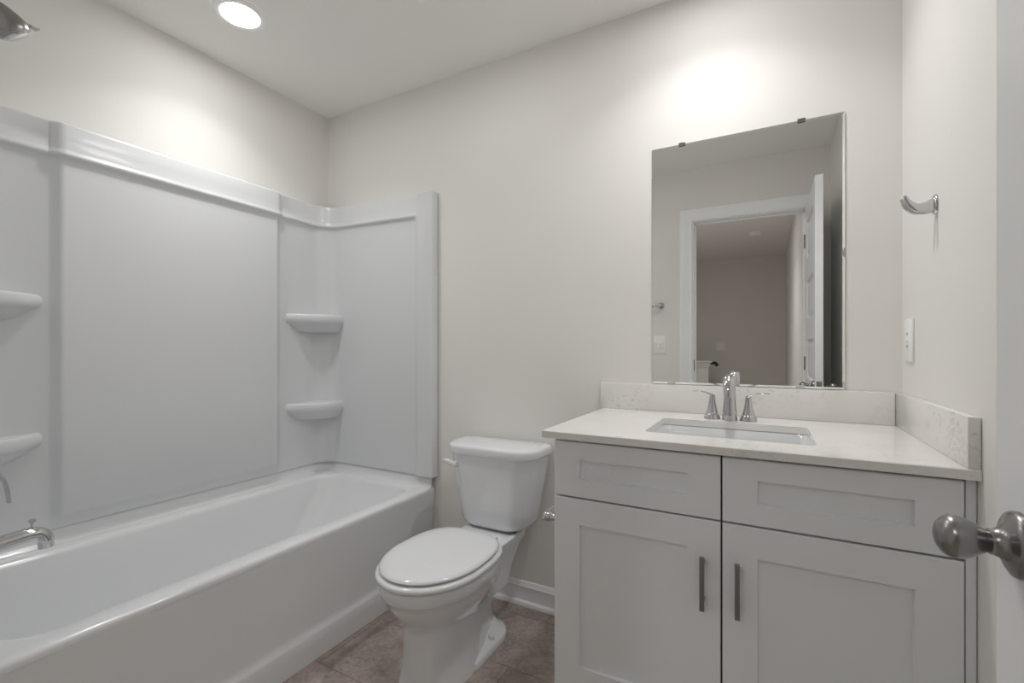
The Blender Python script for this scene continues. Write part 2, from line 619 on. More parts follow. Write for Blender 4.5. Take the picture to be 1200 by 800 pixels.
rows = []
for k, z in ((-0.012, 0.440), (-0.012, 0.503), (-0.009, 0.507), (-0.004, 0.507), (0.0, 0.503), (0.001, 0.47), (0.004, 0.460), (0.010, 0.451), (0.020, 0.4465), (0.026, 0.444)):
    rows.append([(x, -d, z) for x, d in offs(path, k)])
loft(bm, rows, False, False, closed=False)
shell = build('tub_basin', bm, M_TUB, tub, angle=50)
bm = B()
prof = [(0.70, 0.428), (0.766, 0.430), (0.7665, 0.422), (0.7645, 0.40), (0.7605, 0.36), (0.757, 0.30), (0.7555, 0.20), (0.7555, 0.122), (0.757, 0.112),
        (0.7615, 0.103), (0.768, 0.097), (0.7705, 0.090), (0.7715, 0.06), (0.772, 0.001), (0.70, 0.001)]
loft(bm, [[(x, y, z) for x, z in prof] for y in (-0.004, -0.75, -1.531)])
build('apron', bm, M_TUB, tub, angle=40)
bm = B(); lathe(bm, [(0.03, 0), (0.03, 0.003), (0.024, 0.005), (0.0, 0.005)], (0.385, -1.26, 0.093), (0, 0, 1), 24)
build('drain', bm, M_CHROME, tub)
bm = B(); lathe(bm, [(0.036, 0), (0.036, 0.004), (0.030, 0.008), (0.0, 0.010)], (0.39, -1.411, 0.30), (0, 1, 0.1), 24)
build('overflow_cover', bm, M_CHROME, tub)

# ------------------------------------------------------------------ moulded wall surround
sur = thing('tub_surround', 'white moulded three-sided wall surround with corner shelves standing above the bathtub', 'shower surround', (0.04, -0.755, 0.5))
ST = 0.030          # panel stand-off from the wall
end_path = [(0.785, 0.003, 0), (0.785, 0.036, 0), (0.783, 0.040, 0), (0.779, 0.042, 0), (0.700, 0.042, 0), (0.690, 0.0405, 0), (0.683, 0.038, 0.2),
            (0.676, 0.034, 0.8), (0.668, 0.031, 1), (0.655, ST, 1), (0.50, ST, 1), (0.35, ST, 1), (0.20, ST, 1), (0.130, ST, 1)]
rc = 0.10
cove = [(ST + rc - rc * math.sin(R(a)), ST + rc - rc * math.cos(R(a)), 1) for a in (0, 10, 20, 30, 40, 50, 60, 70, 80, 90)]
CEN = 0.052
long_path = cove + [(ST, 0.200, 1), (ST, 0.318, 1), (0.033, 0.324, 1), (0.038, 0.331, 1), (0.046, 0.342, 1), (0.050, 0.347, 1), (CEN, 0.354, 1), (CEN, 0.36, 1), (CEN, 0.55, 1), (CEN, 0.755, 1)]
mir = [(x, (TUBL - d) if d < 0.21 else 1.51 - d, wt) for x, d, wt in long_path[:-1]][::-1]
long_path = long_path + mir
far_path = [(x, TUBL - d, wt) for x, d, wt in end_path[::-1]]


def normals(path):
    out = []
    for i, p in enumerate(path):
        a = path[max(0, i - 1)]
        b = path[min(len(path) - 1, i + 1)]
        tx, td = b[0] - a[0], b[1] - a[1]
        l = math.hypot(tx, td)
        out.append((td / l, -tx / l))
    return out


def ztop(x):
    if x > 0.688:
        return 1.888
    return 1.912 - max(0, x - 0.05) * (1.912 - 1.876) / 0.62


def zlip(x):
    return 1.794 - max(0, x - 0.05) * 0.016 / 0.62


def panel(name, path, side, bottom=0.4985):
    bm = B()
    N = normals(path)
    lv = [('b', 0, 0.0), ('b', 0.030, 0.0), ('b', 0.044, 0.0), ('b', 0.058, 0.0), ('m', 0.85, 0), ('m', 1.3, 0), ('l', -0.060, 0), ('l', -0.022, 0.0005), ('l', -0.012, 0.003), ('l', -0.006, 0.008), ('l', -0.001, 0.0145),
          ('l', 0.005, 0.017), ('l', 0.011, 0.0155), ('l', 0.017, 0.0125), ('l', 0.026, 0.0105), ('l', 0.06, 0.0095), ('t', -0.010, 0.0085), ('t', -0.004, 0.0070),
          ('t', -0.0008, 0.003), ('t', 0.0, -0.002), ('t', 0.0, -0.027)]
    rows = []
    for kind, v, off in lv:
        row = []
        for (x, d, wt), (nx, nd) in zip(path, N):
            z = {'b': bottom + v, 'm': v, 'l': zlip(x) + v, 't': ztop(x) + v}[kind]
            k = off * wt if off >= 0 else off
            if kind == 'b' and ST < x < ST + 0.024 and 0.3 < d < 1.25:      # raised field dies into the panel above the tub
                x = x + (ST - x) * {0.030: 0.85, 0.044: 0.25, 0.058: 0.0}.get(v, 1.0)
            row.append((max(0.002, x + nx * k), -min(TUBL - 0.002, max(0.002, d + nd * k)), z))
        rows.append(row)
    loft(bm, rows, False, False, closed=False)
    return build(name, bm, M_ACRYL, sur, angle=50)


panel('end_panel', end_path, 0)
panel('long_panel', long_path, 1)
panel('end_panel', far_path, 2)


def corner_shelf(z, far):
    """moulded quarter shelf in a back corner; far = the faucet end"""
    bm = B()
    A = (ST - 0.004, 0.332 if far else 0.292)
    Bp = (0.158, ST - 0.004)
    n = 16
    pts = []
    # front edge bulging towards the room
    for i in range(n + 1):
        t = i / n
        x = A[0] + (Bp[0] - A[0]) * t
        d = A[1] + (Bp[1] - A[1]) * t
        bul = 0.040 * (1 - abs(2 * t - 1) ** 2.6)
        L = math.hypot(Bp[0] - A[0], Bp[1] - A[1])
        nx, nd = (A[1] - Bp[1]) / L, (Bp[0] - A[0]) / L
        pts.append((x + nx * bul, d + nd * bul))
    pts += [(0.06, ST - 0.01), (0.035, 0.035), (ST - 0.01, 0.06)]
    cx, cd = 0.022, 0.022

    def lp(k, zz, sh=0.0):
        out = []
        for x, d in pts:
            out.append((cx + (x - cx) * k, cd + (d - cd) * k, zz))
        return out
    loops = [lp(0.93, z + 0.0), lp(0.965, z + 0.0005), lp(0.985, z - 0.003), lp(1.0, z - 0.011), lp(1.004, z - 0.023), lp(0.998, z - 0.035), lp(0.975, z - 0.043),
             lp(0.94, z - 0.048), lp(0.90, z - 0.056), lp(0.84, z - 0.068), lp(0.77, z - 0.084), lp(0.68, z - 0.092)]
    loops = [[(x, -(TUBL - d if far else d), zz) for x, d, zz in l] for l in loops]
    loft(bm, loops)
    return build('corner_shelf', bm, M_ACRYL, sur, angle=60)


for far in (False, True):
    for z in (1.305, 0.838):
        corner_shelf(z, far)

# ------------------------------------------------------------------ tub fittings on the faucet wall
FY = -(TUBL - ST)      # face of the faucet-end panel
t = thing('tub_spout', 'chrome tub spout with a pull-up diverter knob above the bathtub rim', 'tub spout', (0.38, FY, 0.59))
bm = B()
pts = spline([(0.38, FY + 0.004, 0.583), (0.38, FY + 0.06, 0.588), (0.38, FY + 0.115, 0.595), (0.38, FY + 0.165, 0.600), (0.38, FY + 0.192, 0.596), (0.38, FY + 0.205, 0.580), (0.38, FY + 0.208, 0.553)], 5)
rad = lerp_list([0.026, 0.0235, 0.021, 0.019, 0.0185, 0.018, 0.0175], 5)
tube(bm, pts, rad, 22)
build('spout_body', bm, M_CHROME, t, angle=60)
bm = B(); lathe(bm, [(0.034, 0), (0.034, 0.004), (0.030, 0.008), (0.027, 0.010)], (0.38, FY, 0.583), (0, 1, 0), 28)
build('escutcheon', bm, M_CHROME, t)
bm = B(); lathe(bm, [(0.003, -0.006), (0.003, 0.012), (0.0035, 0.014), (0.0075, 0.017), (0.0085, 0.021), (0.0075, 0.025), (0.003, 0.027), (0.0005, 0.027)], (0.38, FY + 0.178, 0.616), (0, 0.05, 1), 20)
build('diverter_knob', bm, M_CHROME, t)

t = thing('shower_valve', 'chrome lever of the tub and shower valve above the tub spout', 'shower valve', (0.38, FY, 0.80))
bm = B(); lathe(bm, [(0.085, 0), (0.085, 0.003), (0.078, 0.008), (0.05, 0.012), (0.03, 0.014), (0.028, 0.045), (0.024, 0.055), (0.0, 0.057)], (0.38, FY, 0.80), (0, 1, 0), 40)
build('escutcheon', bm, M_CHROME, t)
bm = B()
pts = spline([(0.38, FY + 0.048, 0.800), (0.38, FY + 0.095, 0.797), (0.38, FY + 0.119, 0.772), (0.38, FY + 0.129, 0.735), (0.38, FY + 0.1325, 0.702)], 5)
tube(bm, pts, lerp_list([(0.010, 0.009), (0.010, 0.007), (0.0095, 0.0055), (0.009, 0.005), (0.0085, 0.0045)], 5), 16, up=(0, 0, 1))
build('lever', bm, M_CHROME, t, angle=60)

t = thing('showerhead', 'satin nickel shower head at the top left above the tub surround', 'shower head', (0.38, -TUBL, 2.10))
bm = B(); lathe(bm, [(0.030, 0), (0.030, 0.002), (0.022, 0.010), (0.010, 0.014)], (0.38, -TUBL, 2.110), (0, 1, 0), 28)
build('wall_flange', bm, M_NICKEL, t)
bm = B()
tube(bm, spline([(0.38, -TUBL, 2.110), (0.38, -TUBL + 0.05, 2.110), (0.38, -TUBL + 0.090, 2.098), (0.38, -TUBL + 0.118, 2.062)], 5), 0.0095, 16)
build('supply_arm', bm, M_NICKEL, t)
bm = B()
ax = Vector((0, 0.62, -0.78)).normalized()
o = Vector((0.38, -TUBL + 0.113, 2.066))
lathe(bm, [(0.011, 0.0), (0.0145, 0.006), (0.0145, 0.015), (0.020, 0.024), (0.029, 0.040), (0.037, 0.060), (0.0415, 0.078), (0.042, 0.090), (0.0395, 0.097), (0.033, 0.100), (0.0, 0.100)], o, ax, 36)
hd = build('bell', bm, M_NICKEL, t, angle=45)
bm = B(); lathe(bm, [(0.030, 0.096), (0.030, 0.1035), (0.026, 0.106), (0.0, 0.1065)], o, ax, 28)
build('spray_face', bm, M_CHROME, hd)
bm = B()
q = o + ax * 0.078 + Vector((0, 0.78, 0.62)) * 0.040
tube(bm, [q, q + Vector((0, 0.012, 0.001)), q + Vector((0, 0.024, -0.001)), q + Vector((0, 0.030, 0.004))], [(0.008, 0.006), (0.0085, 0.0055), (0.0075, 0.005), (0.004, 0.003)], 12)
build('spray_lever', bm, M_CHROME, hd)


# ------------------------------------------------------------------ toilet
TX = 1.194
toi = thing('toilet', 'white two-piece toilet with closed lid between the tub and the vanity', 'toilet', (TX, -0.42, 0))


def egg(vb, vf, hw, z, n=48, pf=2.0, pb=2.6, wv=0.5):
    """egg outline: vb back, vf front distance from wall, widest at fraction wv"""
    vc = vb + (vf - vb) * wv
    out = []
    for i in range(n):
        a = 2 * PI * i / n
        c, s = math.cos(a), math.sin(a)
        p = pf if c > 0 else pb
        den = (abs(c) ** p + abs(s) ** p) ** (1 / p)
        c2, s2 = c / den, s / den
        v = vc + (c2 * (vf - vc) if c > 0 else c2 * (vc - vb))
        out.append((TX + s2 * hw, -v, z))
    return out


bm = B()
k = dict(wv=0.66, pf=2.6, pb=1.32)
loops = [egg(0.150, 0.668, 0.117, 0.0, **k), egg(0.150, 0.668, 0.117, 0.014, **k), egg(0.155, 0.662, 0.112, 0.03, **k), egg(0.158, 0.655, 0.107, 0.08, **k),
         egg(0.162, 0.653, 0.105, 0.13, **k), egg(0.168, 0.655, 0.106, 0.18, **k), egg(0.175, 0.658, 0.109, 0.205, wv=0.63, pf=2.5, pb=1.5), egg(0.19, 0.668, 0.118, 0.222, wv=0.60, pf=2.3, pb=1.9),
         egg(0.21, 0.688, 0.134, 0.243, wv=0.57, pf=2.15, pb=2.1), egg(0.228, 0.712, 0.151, 0.27, wv=0.55, pb=2.3), egg(0.242, 0.731, 0.1635, 0.30, wv=0.54), egg(0.25, 0.741, 0.169, 0.322, wv=0.53),
         egg(0.255, 0.746, 0.172, 0.326, wv=0.53), egg(0.255, 0.750, 0.1755, 0.331, wv=0.53), egg(0.255, 0.753, 0.178, 0.355, wv=0.53), egg(0.256, 0.752, 0.177, 0.366, wv=0.53), egg(0.262, 0.746, 0.171, 0.371, wv=0.53),
         egg(0.30, 0.70, 0.12, 0.371, wv=0.53)]
loft(bm, loops)
# rear deck that carries the tank
loops = [rr(TX - 0.092, TX + 0.092, -0.32, -0.17, 0.03, 0.18), rr(TX - 0.096, TX + 0.096, -0.34, -0.14, 0.03, 0.25), rr(TX - 0.106, TX + 0.106, -0.36, -0.095, 0.032, 0.315),
         rr(TX - 0.119, TX + 0.119, -0.37, -0.062, 0.03, 0.355), rr(TX - 0.121, TX + 0.121, -0.37, -0.058, 0.03, 0.369), rr(TX - 0.116, TX + 0.116, -0.365, -0.063, 0.028, 0.374)]
loft(bm, loops)
# flared foot with the floor bolts
loops = [rr(TX - 0.119, TX + 0.119, -0.545, -0.178, (0.10, 0.10, 0.11, 0.11), 0.0), rr(TX - 0.119, TX + 0.119, -0.545, -0.178, (0.10, 0.10, 0.11, 0.11), 0.016),
         rr(TX - 0.116, TX + 0.116, -0.542, -0.181, (0.098, 0.098, 0.108, 0.108), 0.0215), rr(TX - 0.109, TX + 0.109, -0.535, -0.188, (0.092, 0.092, 0.10, 0.10), 0.025),
         rr(TX - 0.088, TX + 0.088, -0.515, -0.198, (0.08, 0.08, 0.08, 0.08), 0.034), rr(TX - 0.060, TX + 0.060, -0.48, -0.205, 0.05, 0.050)]
loft(bm, loops)
bowl = build('bowl', bm, M_CHINA, toi, angle=45)
for s in (-1, 1):
    bm = B(); lathe(bm, [(0.0125, -0.006), (0.0125, 0.007), (0.011, 0.014), (0.007, 0.018), (0.0, 0.019)], (TX + s * 0.093, -0.325, 0.029), (s * 0.3, 0, 1), 20)
    build('bolt_cap', bm, M_SEAT, toi)

bm = B()
k = dict(wv=0.52, pb=3.2)
DZ = -0.0205
loops = [egg(0.292, 0.754, 0.179, 0.396 + DZ, **k), egg(0.288, 0.760, 0.184, 0.399 + DZ, **k), egg(0.287, 0.762, 0.1855, 0.405 + DZ, **k), egg(0.288, 0.760, 0.184, 0.411 + DZ, **k), egg(0.293, 0.753, 0.178, 0.415 + DZ, **k),
         egg(0.33, 0.71, 0.14, 0.4155 + DZ, **k)]
loft(bm, loops)
build('seat', bm, M_SEAT, toi, angle=60)
bm = B()
k = dict(wv=0.52, pb=3.0)
loops = [egg(0.300, 0.730, 0.164, 0.4205 + DZ, **k), egg(0.297, 0.745, 0.174, 0.4218 + DZ, **k), egg(0.296, 0.747, 0.1755, 0.4245 + DZ, **k), egg(0.297, 0.745, 0.1745, 0.428 + DZ, **k), egg(0.301, 0.738, 0.170, 0.4325 + DZ, **k),
         egg(0.310, 0.725, 0.160, 0.4355 + DZ, **k), egg(0.34, 0.69, 0.130, 0.4385 + DZ, **k), egg(0.40, 0.62, 0.08, 0.440 + DZ, **k)]
loft(bm, loops)
build('seat_lid', bm, M_SEAT, toi, angle=60)
for s in (-1, 1):
    bm = B(); box(bm, TX + s * 0.075 - 0.022, TX + s * 0.075 + 0.022, -0.312, -0.278, 0.3725, 0.402, 0.007, 3)
    build('seat_hinge', bm, M_SEAT, toi)


def dsec(hw, v0, v1, rb, rf, z, bul=0.012, n=8):
    """tank plan: straight back, rounded front corners, slightly bowed front"""
    pts = rr(TX - hw, TX + hw, -v1, -v0, (rb, rb, rf, rf), z, n)
    out = []
    for x, y, zz in pts:
        t = (x - TX) / hw
        f = max(0, (-y - v0) / (v1 - v0))
        out.append((x, y - bul * (1 - t * t) * f, zz))
    return out


bm = B()
loops = [dsec(0.110, 0.060, 0.165, 0.03, 0.05, 0.378), dsec(0.133, 0.046, 0.182, 0.03, 0.06, 0.381), dsec(0.150, 0.037, 0.192, 0.03, 0.07, 0.392), dsec(0.160, 0.032, 0.198, 0.03, 0.07, 0.412),
         dsec(0.169, 0.028, 0.202, 0.03, 0.075, 0.46), dsec(0.187, 0.025, 0.208, 0.03, 0.08, 0.56), dsec(0.201, 0.022, 0.212, 0.03, 0.082, 0.64), dsec(0.207, 0.021, 0.214, 0.03, 0.083, 0.684)]
loft(bm, loops)
build('tank', bm, M_CHINA, toi, angle=55)
bm = B()
loops = [dsec(0.209, 0.018, 0.217, 0.03, 0.085, 0.680), dsec(0.215, 0.014, 0.224, 0.032, 0.09, 0.683), dsec(0.2175, 0.012, 0.226, 0.033, 0.092, 0.690), dsec(0.2175, 0.012, 0.226, 0.033, 0.092, 0.710),
         dsec(0.2155, 0.014, 0.224, 0.032, 0.09, 0.717), dsec(0.209, 0.021, 0.217, 0.03, 0.085, 0.7215), dsec(0.198, 0.032, 0.205, 0.028, 0.078, 0.724)]
loft(bm, loops)
build('tank_lid', bm, M_CHINA, toi, angle=55)
bm = B()
lx, lv, lz = TX - 0.147, 0.214, 0.636
lathe(bm, [(0.016, 0), (0.016, 0.006), (0.013, 0.012), (0.0, 0.014)], (lx, -lv + 0.006, lz), (-0.25, -1, 0), 20)
pts = spline([(lx + 0.004, -lv - 0.008, lz - 0.002), (lx - 0.014, -lv - 0.013, lz + 0.004), (lx - 0.036, -lv - 0.016, lz + 0.013), (lx - 0.058, -lv - 0.013, lz + 0.012)], 5)
tube(bm, pts, lerp_list([(0.009, 0.013), (0.008, 0.012), (0.0075, 0.0095), (0.005, 0.006)], 5), 16)
build('flush_lever', bm, M_SEAT, toi, angle=60)
for s in (-1, 1):
    bm = B(); lathe(bm, [(0.008, 0), (0.008, 0.010), (0.005, 0.012)], (TX + s * 0.106, -0.160, 0.371), (0, 0, 1), 12)
    build('tank_bolt', bm, M_DARK, toi)['label'] = 'dark rubber tank bolt washer'


# ------------------------------------------------------------------ vanity cabinet
VX0, VX1 = 1.660, 2.566
VF = -0.585          # face of doors
van = thing('vanity_cabinet', 'light grey shaker vanity cabinet with two doors under the quartz countertop', 'vanity', (2.1, -0.3, 0))
bm = B()
CF = VF + 0.020
box(bm, VX0 + 0.001, VX0 + 0.018, CF, -0.002, 0.0, 0.866)
box(bm, VX1 - 0.012, VX1 - 0.0005, CF, -0.002, 0.0, 0.866)
box(bm, VX0 + 0.018, VX1 - 0.012, -0.012, -0.002, 0.1, 0.866)
box(bm, VX0 + 0.018, VX1 - 0.012, CF + 0.02, -0.012, 0.105, 0.12)
box(bm, VX0 + 0.018, VX1 - 0.012, CF + 0.05, CF + 0.066, 0.0, 0.105)
build('carcass', bm, M_CAB, van, smooth=False)
bm = B()                                                # face frame, coloured dark to stand in for shade in the gaps
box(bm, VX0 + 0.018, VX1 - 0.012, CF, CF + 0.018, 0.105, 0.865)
build('face_frame', bm, M_GAPSHADE, van, smooth=False)['label'] = 'face frame coloured dark as shade in the door gaps'
bm = B(); box(bm, 2.5495, VX1 - 0.0004, VF + 0.006, CF + 0.003, 0.0, 0.866, 0.001)
build('filler_strip', bm, M_CAB, van)


def shaker(bm, x0, x1, z0, z1, sl, sr, rt, rb, rec=0.012, b=0.0018):
    yf, yb = VF, CF - 0.001
    loops = []
    loops.append([(x0, yb, z0), (x1, yb, z0), (x1, yb, z1), (x0, yb, z1)])
    loops.append([(x0, yf + b, z0), (x1, yf + b, z0), (x1, yf + b, z1), (x0, yf + b, z1)])
    loops.append([(x0 + b, yf, z0 + b), (x1 - b, yf, z0 + b), (x1 - b, yf, z1 - b), (x0 + b, yf, z1 - b)])
    xi0, xi1, zi0, zi1 = x0 + sl, x1 - sr, z0 + rb, z1 - rt
    loops.append([(xi0, yf, zi0), (xi1, yf, zi0), (xi1, yf, zi1), (xi0, yf, zi1)])
    c = 0.0012
    loops.append([(xi0 + c, yf + rec, zi0 + c), (xi1 - c, yf + rec, zi0 + c), (xi1 - c, yf + rec, zi1 - c), (xi0 + c, yf + rec, zi1 - c)])
    loft(bm, loops)


GX = 2.1035
for (a, b_, dl) in ((VX0, GX - 0.0022, 'left'), (GX + 0.0022, 2.546, 'right')):
    bm = B(); shaker(bm, a, b_, 0.7025, 0.8585, 0.076, 0.076, 0.049, 0.051)
    build('false_drawer_front', bm, M_CAB, van, smooth=False)
for (a, b_, hx) in ((VX0, GX - 0.0022, 2.062), (GX + 0.0022, 2.546, 2.140)):
    bm = B(); shaker(bm, a, b_, 0.150, 0.6975, 0.076, 0.076, 0.073, 0.073)
    dr = build('door', bm, M_CAB, van, smooth=False)
    bm = B()
    box(bm, hx - 0.0055, hx + 0.0055, VF - 0.032, VF - 0.022, 0.484, 0.614, 0.0012)
    for z in (0.503, 0.595):
        box(bm, hx - 0.0045, hx + 0.0045, VF - 0.024, VF + 0.001, z - 0.005, z + 0.005, 0.0008)
    build('handle', bm, M_PULL, dr)['label'] = 'dark brushed metal bar pull'

# ------------------------------------------------------------------ quartz top, splashes, sink
CX0, CX1, CY, CZ0, CZ1 = 1.628, W - 0.001, -0.603, 0.866, 0.887
SX0, SX1, SY0, SY1 = 1.893, 2.309, -0.484, -0.182
top = thing('countertop', 'pale speckled quartz vanity countertop with back and side splash', 'countertop', (2.1, -0.3, CZ0))
bm = B()
n = 8
inner = rr(SX0, SX1, SY0, SY1, 0.022, 0, n)
outer = []
for (cx, cy, vx, vy) in ((CX1, -0.001, 0, 0), (CX0, -0.001, 0, 0), (CX0, CY, 0, 0), (CX1, CY, 0, 0)):
    outer += [(cx, cy)] * n
b = 0.002


def ring(pts, z):
    return [bm.verts.new((p[0], p[1], z)) for p in pts]


corners = [(CX1, -0.001), (CX0, -0.001), (CX0, CY), (CX1, CY)]
ins = [(CX1, -0.001), (CX0 + b, -0.001), (CX0 + b, CY + b), (CX1, CY + b)]
vt = ring(ins, CZ1)
vm = ring(corners, CZ1 - b)
vb = ring(corners, CZ0)
it = ring([(p[0], p[1]) for p in inner], CZ1)
ib = ring([(p[0], p[1]) for p in inner], CZ0)
for i in range(4):
    j = (i + 1) % 4
    bm.faces.new((vm[i], vm[j], vt[j], vt[i]))
    bm.faces.new((vb[i], vb[j], vm[j], vm[i]))
m = len(it)
for i in range(m):
    j = (i + 1) % m
    bm.faces.new((it[i], it[j], ib[j], ib[i]))
for V, I in ((vt, it), (vb, ib)):
    for c in range(4):
        seg = I[c * n:(c + 1) * n]
        nxt = I[((c + 1) * n) % m]
        for a, d in zip(seg, seg[1:]):
            bm.faces.new((V[c], a, d))
        bm.faces.new((V[c], seg[-1], nxt, V[(c + 1) % 4]))
build('slab', bm, M_QUARTZ, top, angle=30)
bm = B(); box(bm, 1.6155, W - 0.021, -0.020, -0.001, CZ1 + 0.0003, 0.989, 0.0015)
build('back_splash', bm, M_QUARTZ, top)
bm = B(); box(bm, W - 0.0205, W - 0.001, -0.600, -0.001, CZ1 + 0.0003, 0.989, 0.0015)
build('side_splash', bm, M_QUARTZ, top)

sink = thing('sink', 'white rectangular undermount sink basin set in the quartz countertop', 'sink', (2.1, -0.333, 0.74))
bm = B()
e = 0.006
loops = [rr(SX0 - 0.03, SX1 + 0.03, SY0 - 0.03, SY1 + 0.03, 0.03, CZ0 - 0.012, 10), rr(SX0 - 0.03, SX1 + 0.03, SY0 - 0.03, SY1 + 0.03, 0.03, CZ0 - 0.0006, 10), rr(SX0 - 0.004, SX1 + 0.004, SY0 - 0.004, SY1 + 0.004, 0.028, CZ0 - 0.0006, 10),
         rr(SX0 + 0.001, SX1 - 0.001, SY0 + 0.001, SY1 - 0.001, 0.028, CZ0 - 0.004, 10), rr(SX0 + 0.006, SX1 - 0.006, SY0 + 0.005, SY1 - 0.005, 0.032, CZ0 - 0.04, 10),
         rr(SX0 + 0.014, SX1 - 0.014, SY0 + 0.012, SY1 - 0.012, 0.04, CZ0 - 0.10, 10), rr(SX0 + 0.028, SX1 - 0.028, SY0 + 0.025, SY1 - 0.025, 0.045, CZ0 - 0.128, 10),
         rr(SX0 + 0.06, SX1 - 0.06, SY0 + 0.055, SY1 - 0.055, 0.05, CZ0 - 0.140, 10), rr(2.07, 2.13, -0.363, -0.303, 0.029, CZ0 - 0.146, 10)]
loft(bm, loops, cap0=False)
build('basin', bm, M_BASIN, sink, angle=60)
bm = B(); lathe(bm, [(0.030, 0), (0.030, 0.002), (0.024, 0.004), (0.020, 0.002), (0.0, 0.003)], (2.1, -0.333, CZ0 - 0.1458), (0, 0, 1), 24)
build('drain', bm, M_CHROME, sink)

# ------------------------------------------------------------------ faucet
FX, FYY = 2.094, -0.118
fau = thing('faucet', 'chrome two-handle bathroom faucet standing behind the sink', 'faucet', (FX, FYY, CZ1))
bm = B()
Z0 = CZ1 + 0.0003
pth = spline([(FX, FYY - 0.010, Z0), (FX, FYY - 0.010, Z0 + 0.02), (FX, FYY - 0.009, Z0 + 0.06), (FX, FYY - 0.009, Z0 + 0.095), (FX, FYY - 0.013, Z0 + 0.122), (FX, FYY - 0.027, Z0 + 0.138),
              (FX, FYY - 0.048, Z0 + 0.136), (FX, FYY - 0.066, Z0 + 0.118), (FX, FYY - 0.075, Z0 + 0.094), (FX, FYY - 0.078, Z0 + 0.078)], 5)
rad = lerp_list([(0.0235, 0.0235), (0.0225, 0.0225), (0.0190, 0.0190), (0.0175, 0.0165), (0.0175, 0.0150), (0.0180, 0.0130), (0.0182, 0.0118), (0.0170, 0.0105), (0.0145, 0.0095), (0.0130, 0.0090)], 5)
tube(bm, pth, rad, 24, up=(0, 1, 0))
build('spout', bm, M_CHROME, fau, angle=60)
for s in (-1, 1):
    hx = FX + s * 0.0545
    bm = B()
    lathe(bm, [(0.0270, 0.0), (0.0265, 0.003), (0.0225, 0.015), (0.0205, 0.0185), (0.0190, 0.0190), (0.0190, 0.0205), (0.0195, 0.0210), (0.0170, 0.030), (0.0135, 0.044), (0.0110, 0.058), (0.0098, 0.070), (0.0092, 0.077), (0.007, 0.081), (0.0, 0.082)],
          (hx, FYY, Z0), (0, 0, 1), 28)
    hd = build('handle_base', bm, M_CHROME, fau, angle=45)
    bm = B()
    pth = spline([(hx - s * 0.006, FYY, Z0 + 0.076), (hx + s * 0.006, FYY, Z0 + 0.081), (hx + s * 0.022, FYY - 0.002, Z0 + 0.0875), (hx + s * 0.042, FYY - 0.004, Z0 + 0.0915), (hx + s * 0.062, FYY - 0.006, Z0 + 0.0905)], 5)
    tube(bm, pth, lerp_list([(0.0075, 0.0045), (0.0085, 0.0036), (0.0085, 0.0026), (0.0075, 0.0019), (0.0050, 0.0013)], 5), 16, up=(0, 0, 1))
    build('lever', bm, M_CHROME, hd, angle=60)

# ------------------------------------------------------------------ frameless mirror
mi = thing('mirror', 'frameless wall mirror clipped above the countertop backsplash', 'mirror', (2.118, -0.004, 0.99))
bm = B()
MX0, MX1, MZ0, MZ1 = 1.815, 2.4225, 0.9915, 1.886
bw = 0.007
loops = [[(MX0, -0.0022, MZ0), (MX1, -0.0022, MZ0), (MX1, -0.0022, MZ1), (MX0, -0.0022, MZ1)],
         [(MX0, -0.0042, MZ0), (MX1, -0.0042, MZ0), (MX1, -0.0042, MZ1), (MX0, -0.0042, MZ1)]]
loft(bm, loops, cap0=True, cap1=False)
build('glass_edge', bm, M_MEDGE, mi, smooth=False)
bm = B()
f = [bm.verts.new(p) for p in loops[1]]
g = [bm.verts.new((x + sx * bw, -0.0047, z + sz * bw)) for (x, y, z), (sx, sz) in zip(loops[1], ((1, 1), (-1, 1), (-1, -1), (1, -1)))]
for i in range(4):
    j = (i + 1) % 4
    bm.faces.new((f[i], f[j], g[j], g[i]))
bm.faces.new(g)
build('mirror_glass', bm, M_MIRROR, mi, smooth=False)
for cx, z, mt in ((1.925, MZ1, M_NICKEL), (2.303, MZ1, M_NICKEL), (1.888, MZ0 + 0.002, M_VINYL), (2.300, MZ0 + 0.002, M_VINYL)):
    bm = B()
    s = 1 if z > 1.5 else -1
    hw = 0.0115 if s > 0 else 0.013
    box(bm, cx - hw, cx + hw, -0.0085, -0.0065, min(z - s * 0.008, z + s * 0.004), max(z - s * 0.008, z + s * 0.004), 0.0006)
    if s > 0:
        box(bm, cx - hw, cx + hw, -0.0085, -0.0005, z + 0.0005, z + 0.0045, 0.0006)
    build('clip', bm, mt, mi)

# ------------------------------------------------------------------ fittings on the right wall
t = thing('robe_hook', 'chrome double robe hook on the right wall above the outlet', 'hook', (W, -0.325, 1.47))
bm = B()
HY, HZ = -0.325, 1.478
lathe(bm, [(0.0245, 0.0), (0.0245, 0.003), (0.022, 0.006), (0.016, 0.008), (0.0, 0.009)], (W, HY, HZ), (-1, 0, 0), 32, squash=0.75)
build('wall_plate', bm, M_CHROME, t)
for dy in (-1, 1):
    bm = B()
    pth = spline([(W - 0.003, HY + dy * 0.005, HZ - 0.001), (W - 0.020, HY + dy * 0.008, HZ - 0.006), (W - 0.038, HY + dy * 0.011, HZ - 0.006), (W - 0.054, HY + dy * 0.014, HZ + 0.006), (W - 0.064, HY + dy * 0.016, HZ + 0.026)], 6)
    tube(bm, pth, lerp_list([(0.0060, 0.0165), (0.0060, 0.0140), (0.0060, 0.0110), (0.0055, 0.0075), (0.0035, 0.0035)], 6), 18, up=(0, 0, 1))
    build('prong', bm, M_CHROME, t, angle=60)


